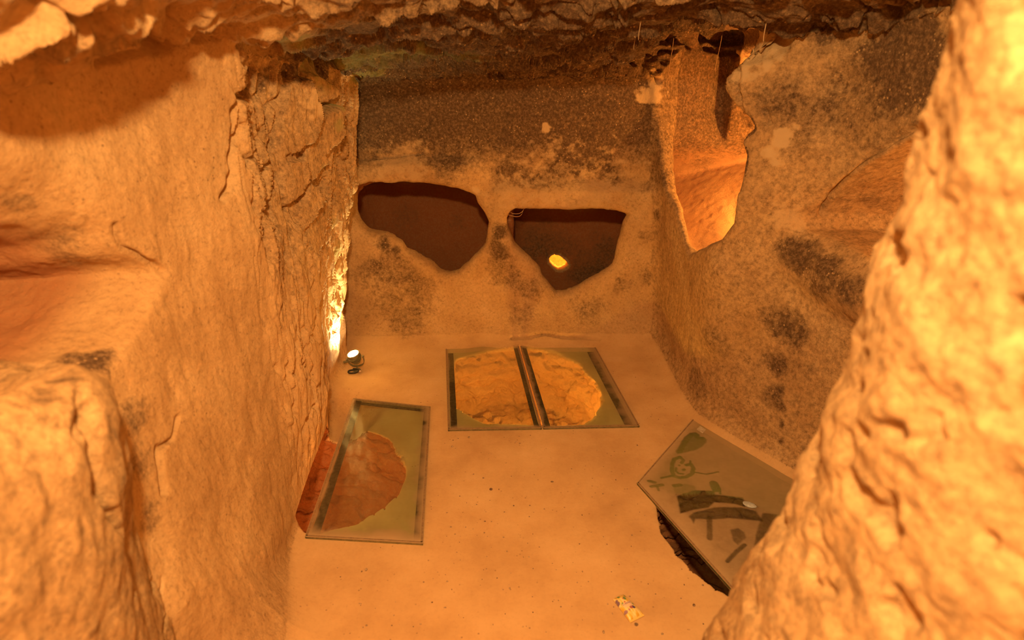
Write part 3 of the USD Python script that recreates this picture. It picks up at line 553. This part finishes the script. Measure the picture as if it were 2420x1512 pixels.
# ------------------------------------------------------------------ glass covers over the pits
GZ = 0.015           # top of the glass
def cover(label, corners, dust, seals, rim=0.011, trims=(0, 1, 2, 3), base=None, thick=0.010, glass=None):
    """corners: far left, far right, near right, near left on the floor. dust(points, u, v) gives the cover of dust."""
    C = np.asarray(corners, float)[:, :2]; own = thing('glass_cover', label, 'glass cover', (*C.mean(0), GZ - thick))
    nu = int(np.linalg.norm(C[1] - C[0]) / 0.0045); nv = int(np.linalg.norm(C[3] - C[0]) / 0.0045)
    u, v = np.meshgrid(np.linspace(0, 1, nu), np.linspace(0, 1, nv), indexing='ij'); u, v = u.ravel(), v.ravel()
    at = lambda u, v: (np.outer((1 - u) * (1 - v), C[0]) + np.outer(u * (1 - v), C[1]) + np.outer(u * v, C[2]) + np.outer((1 - u) * v, C[3]))
    P = np.c_[at(u, v), np.full(len(u), GZ)]; k = np.arange(nu * nv).reshape(nu, nv)
    top = np.stack([k[:-1, :-1], k[:-1, 1:], k[1:, 1:], k[1:, :-1]], -1).reshape(-1, 4)
    n = len(P); loop = np.r_[k[:, 0], k[-1, 1:], k[-2::-1, -1], k[0, -2:0:-1]]; m = len(loop)
    low = P[loop] - [0, 0, thick]; V = np.vstack([P, low, P[loop]]); j = np.arange(m); jn = (j + 1) % m
    side = np.vstack([np.c_[n + m + j, n + jn, n + j], np.c_[n + m + j, n + m + jn, n + jn]])
    bottom = trimesh.creation.triangulate_polygon(__import__('shapely').Polygon(low[:, :2]), engine='earcut')[1] if False else np.c_[np.full(m - 2, n), n + 1 + np.arange(m - 2), n + 2 + np.arange(m - 2)]
    F = np.vstack([top[:, [0, 2, 1]], top[:, [0, 3, 2]], side, bottom])
    if np.cross(V[F[0, 1]] - V[F[0, 0]], V[F[0, 2]] - V[F[0, 0]])[2] < 0: F[:len(top) * 2] = F[:len(top) * 2, ::-1]
    if np.cross(V[F[-1, 1]] - V[F[-1, 0]], V[F[-1, 2]] - V[F[-1, 0]])[2] > 0: F[-len(bottom):] = F[-len(bottom):, ::-1]
    su, sv = np.linalg.norm(C[1] - C[0]), np.linalg.norm(C[3] - C[0])
    dd, nn = dust(P, u * su, v * sv, (1 - u) * su, (1 - v) * sv)
    pt = np.zeros((len(V), 3)); pt[:n, 0] = dd; pt[:n, 1] = nn
    part(own, 'pane', (V, F), glass or GLASS, smooth=False, paint=pt)
    def strip(side_, w0, w1, z0, z1, name, m, label=None):
        a0, a1 = (w0 / su, w1 / su) if side_ in (1, 3) else (w0 / sv, w1 / sv)
        U = {0: ([0, 1, 1, 0], [a0, a0, a1, a1]), 2: ([0, 1, 1, 0], [1 - a1, 1 - a1, 1 - a0, 1 - a0]), 3: ([a0, a1, a1, a0], [0, 0, 1, 1]), 1: ([1 - a1, 1 - a0, 1 - a0, 1 - a1], [0, 0, 1, 1])}[side_]
        e = 0.004; uu, vv = (np.clip(np.array(k, float), e, 1 - e) for k in U)
        part(own, name, prism(at(uu, vv), z0, z1), m, False, label)
    for s_, w0, w1 in seals: strip(s_, w0, w1, GZ - thick - 0.004, GZ - thick - 0.0005, 'spacer_seal', SEAL)
    for s_ in trims: strip(s_, -0.003 , rim, GZ - thick - 0.008, GZ + 0.0010 if base is None else base, 'edge_trim', TRIM)
    return own, at
N_ = lambda P, s, k=0: fbm(np.c_[P[:, :2] * s, np.full(len(P), k)], 4, 40 + k)
def edge_dust(P, du, w, amount, k): return amount * np.clip(1.2 - du / (w * (0.3 + 1.6 * N_(P, 16, k))), 0, 1)
def dust_left(P, a, b, a1, b1):
    d = 0.10 + np.maximum.reduce([edge_dust(P, a1, .045, .6, 1), edge_dust(P, b1, .06, .85, 2), edge_dust(P, a, .02, .8, 3), edge_dust(P, b, .012, .7, 4)])
    return np.clip(d, 0, .9), np.full(len(P), .12)
def dust_two(k, sides):
    def fn(P, a, b, a1, b1):
        d = 0.07 + 0.10 * step01(0.45 - b, 0, .45) + np.maximum.reduce([edge_dust(P, q, w, am, k + i) for i, (q, w, am) in enumerate(zip((a, b, a1, b1), sides, (.7,) * 4))])
        return np.clip(d, 0, .9), np.full(len(P), .10)
    return fn
g1 = on_z([(835, 940), (1018, 960), (1000, 1284), (720, 1268)], GZ)
g2 = on_z([(1052, 798), (1221, 797.5), (1281, 1011), (1058, 1015)], GZ); g3 = on_z([(1223, 797.5), (1395, 797), (1512, 1006), (1284, 1011)], GZ)
B_, A_ = on_z([(1505, 1140), (1645, 980)], GZ); dl = on_z([(1750, 1415)], GZ)[0] - B_; dr = on_z([(1892, 1133)], GZ)[0] - A_
g4 = np.array([B_, A_, A_ + dr / np.linalg.norm(dr) * 1.0, B_ + dl / np.linalg.norm(dl) * 0.95])
cover('narrow glass cover nearest the left wall, over the reddish pit', g1, dust_left, [(0, .022, .05), (1, .016, .042), (3, .018, .055)])
cover('left pane of the double glass cover in front of the end wall', g2, dust_two(10, (.02, .02, .012, .03)), [(0, .018, .05), (3, .018, .055), (1, .012, .04)])
cover('right pane of the double glass cover in front of the end wall', g3, dust_two(20, (.02, .05, .06, .02)), [(1, .03, .075), (3, .012, .045)])
# the slanting cover: thick dust with finger drawings wiped into it
Z3 = lambda p: on_z(zoomed(p, 1480, 960, 0.1984), GZ)[:, :2]
Z5 = lambda p: on_z(zoomed(p, 1540, 1150, 0.1852), GZ)[:, :2]
def inside(P, poly):
    Q = np.roll(poly, -1, 0); ins = np.zeros(len(P), bool); d = np.full(len(P), 9.0)
    for a, b in zip(poly, Q):
        c = (a[1] > P[:, 1]) != (b[1] > P[:, 1])
        with np.errstate(divide='ignore', invalid='ignore'): ins ^= c & (P[:, 0] < (b[0] - a[0]) * (P[:, 1] - a[1]) / (b[1] - a[1]) + a[0])
        e = b - a; t = np.clip(((P - a) @ e) / max(e @ e, 1e-12), 0, 1); d = np.minimum(d, np.hypot(*(P - a - t[:, None] * e).T))
    return np.where(ins, -d, d)
def stroke(P, line):
    d = np.full(len(P), 9.0)
    for a, b in zip(line[:-1], line[1:]):
        e = b - a; t = np.clip(((P - a) @ e) / max(e @ e, 1e-12), 0, 1); d = np.minimum(d, np.hypot(*(P - a - t[:, None] * e).T))
    return d
def dust_drawn(P, a, b, a1, b1):
    xy = P[:, :2]; d = 0.50 + 0.25 * (N_(P, 5, 30) - .5) + np.maximum.reduce([edge_dust(P, b, .05, .3, 31), edge_dust(P, a, .10, .25, 32)])
    wob = 0.004 * (N_(P, 60, 33) - .5)
    def wipe(dist, r, keep, soft=0.006):
        nonlocal d; d = d * (1 - (1 - keep) * (1 - step01(dist + wob, r - soft, r + soft)))
    for poly, keep in [(Z3([(590, 540), (630, 480), (660, 420), (700, 360), (760, 315), (830, 310), (870, 340), (875, 365), (920, 365), (960, 395), (950, 430), (900, 480), (830, 520), (740, 540), (660, 560), (610, 565)]), .30),
            (Z3([(600, 1070), (680, 1035), (820, 1000), (1030, 1010), (1060, 1050), (1390, 1085), (1420, 1200), (1280, 1160), (1050, 1140), (980, 1205), (800, 1230), (645, 1275), (625, 1180)]), .12),
            (Z5([(470, 380), (540, 330), (800, 260), (1150, 262), (1330, 310), (1420, 440), (1000, 400), (800, 415), (560, 410), (535, 470), (510, 420)]), .25), (Z5([(1005, 550), (1100, 525), (1185, 580), (1205, 650), (1100, 740), (1040, 690)]), .45),
            (Z5([(1420, 330), (1800, 380), (1750, 620), (1500, 900), (1300, 900), (1330, 600)]), .35), (Z3([(560, 960), (700, 920), (820, 950), (830, 1000), (680, 1030), (590, 1060)]), .6)]:
        wipe(inside(xy, poly), 0, keep)
    hd = inside(xy, Z3([(590, 540), (630, 480), (660, 420), (700, 360), (760, 315), (830, 310), (870, 340), (875, 365), (920, 365), (960, 395), (950, 430), (900, 480), (830, 520), (740, 540), (660, 560), (610, 565)]))
    wipe(np.where(stroke(xy, Z3([(590, 545), (660, 420), (750, 320), (840, 310), (875, 360)])) < .03, hd, 9), 0, .3)
    for line, r, keep in [([(640, 605), (575, 625), (548, 680), (542, 760), (565, 830), (640, 850), (720, 840), (785, 800), (800, 740), (770, 690), (715, 700)], .011, .45), ([(640, 605), (680, 640), (660, 675)], .009, .45), ([(762, 650), (765, 690)], .005, .5),
            ([(628, 705), (634, 700)], .006, .4), ([(682, 760), (690, 752)], .008, .4), ([(596, 735), (590, 770), (625, 800), (680, 805)], .006, .4), ([(420, 855), (480, 840), (545, 825)], .007, .5), ([(820, 785), (960, 810), (1095, 780)], .005, .55),
            ([(270, 890), (340, 905)], .010, .65), ([(300, 955), (430, 935)], .010, .65), ([(370, 960), (385, 1000)], .006, .7), ([(570, 945), (640, 935)], .011, .6), ([(1045, 920), (1075, 985)], .022, .4), ([(1060, 985), (1040, 1020)], .006, .4), ([(1110, 985), (1120, 1040)], .006, .4)]:
        wipe(stroke(xy, Z3(line)), r, keep * .35, .003)
    for line, r, keep in [([(735, 400), (742, 540), (740, 660)], .012, .6), ([(1190, 740), (1080, 830), (965, 950)], .009, .5)]: wipe(stroke(xy, Z5(line)), r, keep * .6, .004)
    return np.clip(d, 0, .85), np.full(len(P), .30)
own4, at4 = cover('slanting dusty glass cover by the right wall with a heart drawn in its dust', g4, dust_drawn, [(1, .03, .06)], trims=(0, 1, 3), glass=GLASS_SHADED)
def flat_patch(px, z0, z1): return prism(on_z(px, GZ)[:, :2], z0, z1)
part(own4, 'sticker', flat_patch(zoomed([(880, 235), (950, 280), (910, 322), (835, 275)], 1480, 960, .1984), GZ + .0004, GZ + .0014), STICKER, False, 'pale square sticker')
part(('/World/glass_cover_001', np.array([*g2[:, :2].mean(0), GZ - .010])), 'sticker', flat_patch([(1061, 806), (1070, 807), (1071, 811), (1066, 815), (1062, 812)][:4], GZ + .0004, GZ + .0014), STICKER, False, 'small torn pale sticker')

# ------------------------------------------------------------------ floodlight at the foot of the left wall
LB = on_z([(842, 880)], 0.0)[0]; AX = np.array([-0.20, -0.22, 0.95]); AX /= np.linalg.norm(AX)
HD = LB + [-0.004, 0.02, 0.10]
fl = thing('floodlight', 'small olive floodlight shining up the left pillar, its cable coiled below', 'lamp', LB)
side_ = np.cross(AX, [0, 1, 0]); side_ /= np.linalg.norm(side_); up2 = np.cross(side_, AX)
M = np.eye(4); M[:3, 0], M[:3, 1], M[:3, 2], M[:3, 3] = side_, up2, AX, HD
def lathe(prof, n=32):
    m = trimesh.creation.revolve(np.asarray(prof, float), sections=n); return m
def onlamp(m): m = m.copy(); m.apply_transform(M); return m
part(fl, 'housing', onlamp(lathe([(0, -.045), (.018, -.045), (.026, -.038), (.030, -.02), (.040, .012), (.043, .030), (.043, .036), (.037, .036), (.037, .026), (0, .026)])), LAMPB)
for k in range(4): part(fl, 'cooling_fin', onlamp(lathe([(.029 + .0028 * k, -.022 + .009 * k), (.036 + .0028 * k, -.022 + .009 * k), (.036 + .0028 * k, -.019 + .009 * k), (.029 + .0028 * k, -.019 + .009 * k)])), LAMPB)
part(fl, 'lens', onlamp(lathe([(0, .0265), (.0365, .0265), (.0365, .031), (.02, .0335), (0, .034)])), GLOW, label='glowing lens')
yoke = curve([(-.05, 0, .0), (-.052, 0, -.03), (-.035, 0, -.062), (0, 0, -.072), (.035, 0, -.062), (.052, 0, -.03), (.05, 0, .0)], 30)
ym = trimesh.util.concatenate([trimesh.creation.box((np.linalg.norm(b - a) * 1.15, .016, .004), trimesh.geometry.align_vectors([1, 0, 0], b - a) @ np.eye(4)).apply_translation((a + b) / 2) for a, b in zip(yoke[:-1], yoke[1:])])
part(fl, 'yoke', onlamp(ym), LAMPB)
for s_ in (-1, 1):
    kn = trimesh.creation.cylinder(.008, .012, sections=16); kn.apply_transform(trimesh.geometry.align_vectors([0, 0, 1], [1, 0, 0])); kn.apply_translation([s_ * .055, 0, 0]); part(fl, 'tilt_knob', onlamp(kn), LAMPB)
arm = trimesh.creation.box((.055, .012, .012)); arm.apply_translation([.055, -.006, -.014]); part(fl, 'side_bracket', onlamp(arm), LAMPB)
bp = trimesh.creation.cylinder(.026, .008, sections=28); bp.apply_translation(LB + [.002, .012, .010]); part(fl, 'base_plate', bp, LAMPB)
st = tube(np.array([LB + [.002, .012, .012], LB + [.001, .014, .022], HD - AX * .069]), .006); part(fl, 'stem', st, LAMPB)
a_ = np.linspace(0, 4.6 * np.pi, 70)
part(fl, 'cable', tube(np.c_[LB[0] - .012 + (.034 + .004 * np.sin(a_ * .7)) * np.cos(a_), LB[1] - .018 + .026 * np.sin(a_), LB[2] + .010 + .0022 * a_ / 2 + 0 * a_], .0035), CABLE)
nt = trimesh.creation.icosphere(2, .010); nt.apply_scale([1.2, .8, .9]); nt.apply_translation(LB + [.026, -.014, .016]); part(fl, 'cable_connector', nt, NUT, label='pale cable connector')
spot = sphere_light('floodlight_beam', HD + AX * .05, 0.012, 90, (1.0, 0.82, 0.36))
sh = UsdLux.ShapingAPI.Apply(spot.GetPrim()); sh.CreateShapingConeAngleAttr(50.0); sh.CreateShapingConeSoftnessAttr(0.9)
zz = np.array([0, 0, -1.0]); ax_ = np.cross(zz, AX); an_ = math.degrees(math.acos(zz @ AX))
UsdGeom.Xformable(spot).AddOrientOp().Set(Gf.Quatf(Gf.Rotation(Gf.Vec3d(*ax_), an_).GetQuat()))

# ------------------------------------------------------------------ litter, roots, grit
W4 = on_z([(1448, 1416), (1473, 1405), (1520, 1451), (1487, 1468)], .004)[:, :2]
nw, nl = 40, 60
u, v = np.meshgrid(np.linspace(0, 1, nw), np.linspace(0, 1, nl), indexing='ij'); u, v = u.ravel(), v.ravel()
xy = np.outer((1 - u) * (1 - v), W4[0]) + np.outer(u * (1 - v), W4[1]) + np.outer(u * v, W4[2]) + np.outer((1 - u) * v, W4[3])
puff = (np.clip(4 * u * (1 - u), 0, 1) ** .5) * (np.clip(v * (1 - v) * 6, 0, 1) ** .6)
wt = np.c_[xy, .006 + .016 * puff + .004 * (fbm(np.c_[xy * 90, u], 3, 51) - .5)]; wb = np.c_[xy, np.full(len(xy), .003)]
k = np.arange(nw * nl).reshape(nw, nl); q = np.stack([k[:-1, :-1], k[1:, :-1], k[1:, 1:], k[:-1, 1:]], -1).reshape(-1, 4); n = nw * nl
loop = np.r_[k[:, 0], k[-1, 1:], k[-2::-1, -1], k[0, -2:0:-1]]; j = loop; jn = np.roll(loop, -1)
f = np.vstack([q[:, [0, 1, 2]], q[:, [0, 2, 3]], q[:, [0, 2, 1]] + n, q[:, [0, 3, 2]] + n, np.c_[j, j + n, jn], np.c_[jn, j + n, jn + n]])
V = np.vstack([wt, wb])
if np.cross(V[f[0, 1]] - V[f[0, 0]], V[f[0, 2]] - V[f[0, 0]])[2] < 0: f = f[:, ::-1]
col = np.tile([.80, .55, .10], (n, 1)); st_ = fbm(np.c_[u * 14, v * 3, 0 * u], 3, 52); col = np.where((st_ > .52)[:, None], [.86, .70, .34], col); col = np.where((st_ < .4)[:, None], [.70, .42, .06], col)
for cu, cv, r, c in [(.85, .16, .08, (.16, .30, .12)), (.35, .10, .08, (.16, .30, .14)), (.62, .26, .09, (.14, .28, .12)), (.25, .42, .07, (.16, .3, .12)), (.85, .55, .07, (.15, .3, .12)), (.35, .72, .05, (.5, .2, .3)), (.05, .3, .09, (.22, .14, .22)), (.06, .2, .07, (.22, .14, .22)), (.1, .72, .09, (.35, .22, .3)), (.7, .70, .09, (.08, .06, .22)), (.55, .68, .08, (.42, .14, .14)), (.5, .25, .04, (.6, .1, .05)), (.45, .40, .05, (.6, .12, .08))]:
    m = np.hypot((u - cu) * .62, v - cv) < r * .75; col[m] = c
band = (np.abs(v - .52) < .10) & (np.abs(u - .52) < .32); col[band] = (.85, .62, .45)
ink = band & (np.sin(u * 62) > .25) & (np.abs(v - .47) < .035); col[ink] = (.16, .10, .22)
col2 = np.vstack([col, np.tile([.8, .6, .3], (n, 1))])
wp = thing('tissue_packet', 'small yellow printed packet lying on the floor near the bottom edge', 'packet', (*W4.mean(0), 0))
part(wp, 'wrapper', (V, f), WRAP, paint=col2)
fl_ = prism(np.array([W4[3] * .97 + W4[0] * .03, W4[2] * .97 + W4[1] * .03, W4[2] + (W4[2] - W4[1]) * .07, W4[3] + (W4[3] - W4[0]) * .07]), .003, .0055); part(wp, 'crimped_end', fl_, plain('wrapper_end', (.78, .52, .16), .35), False)

sc = on_z(zoomed([(1245, 245)], 1540, 1150, .1852), GZ)[0]
s_ = trimesh.creation.icosphere(4, 1.0); s_.vertices *= [.030, .018, .006]; s_.vertices += s_.vertex_normals * (0.006 * (fbm(np.array(s_.vertices) * 160, 3, 61)[:, None] - .5)) * [1, 1, .6]
s_.apply_transform(trimesh.transformations.rotation_matrix(-.5, [0, 0, 1])); s_.vertices[:, 2] -= s_.vertices[:, 2].min() - .001; s_.apply_translation(sc)
o = thing('plastic_scrap', 'pale crumpled scrap lying on the slanting dusty glass cover', 'scrap', sc); part(o, 'crumpled_sheet', s_, SCRAP, True)

for (xa, ya), (xb, yb), w, say in [((1513, 62), (1509, 95), 1.3, 'leftmost upper short pale root fibre hanging from the dark ceiling'), ((1501, 96), (1498, 117), 1.1, 'shortest pale root fibre, hanging lowest at the left of the fibres'), ((1592, 90), (1580, 178), .9, 'long faint root fibre in the middle, hanging before the opening'), ((1706, 84), (1690, 165), .8, 'faint root fibre hanging just left of the right pillar top'), ((1812, 45), (1804, 98), 1.8, 'thickest pale root fibre, rightmost, over the top of the right pillar')]:
    t = ray_hit([(xa, ya)])[0] + [0, 0, .01]; dep = t[1]; b = on_y([(xb, yb)], dep - .10)[0]; t = on_y([(xa, ya)], dep - .10)[0]; t[2] = max(t[2], float(T_C(t[1:2] * 0 + t[0], t[1:2])[0]) + .03)
    pts = curve([t, t * .65 + b * .35 + [.0015, 0, 0], t * .3 + b * .7 - [.001, 0, 0], b], 12); r_ = w / FPX * dep * .6
    o = thing('root_fibre', say, 'root', t, 'root fibres under the ceiling'); part(o, 'strand', tube(pts, np.linspace(r_, r_ * .6, 12), 6), ROOT, True)
c0 = on_y([(1196, 516), (1203, 508), (1222, 512), (1236, 497)], 4.30); c1 = on_y([(1204, 500), (1215, 505), (1228, 504), (1238, 494)], 4.30)
o = thing('wire_loop', 'thin wire looped in the upper left corner of the right niche', 'wire', c0[-1])
for c in (c0, c1): part(o, 'strand', tube(curve(c, 20), .0018, 6), ROOT, True)

gp = []
for k in range(420):
    px = (rng.uniform(700, 1900), rng.uniform(860, 1500)); p = on_z([px])[0]
    if p[0] < -0.72: continue
    if min(float(O(np.array([p[0]]), np.array([p[1]]))[0]) for O in (O_P1, O_P2, O_P3)) < .03 or any(inside(p[None, :2], np.asarray(g)[:, :2])[0] < .02 for g in (g1, g2, g3, g4)): continue
    if rock(p[None] + [0, 0, .03])[0] > -.02: continue
    r = rng.choice([.0022, .003, .004, .0065], p=[.45, .35, .15, .05]); m = trimesh.creation.icosphere(1, r); m.vertices *= rng.uniform(.6, 1.3, 3) * [1, 1, .7]; m.apply_translation(p + [0, 0, r * .3]); gp.append(m)
pr = usdkit.mesh(stage, '/World/floor_grit', trimesh.util.concatenate(gp), GRIT, smooth=True).GetPrim(); tag(pr, 'small dark and pale grit scattered over the dusty rock floor', 'grit', kind='stuff')
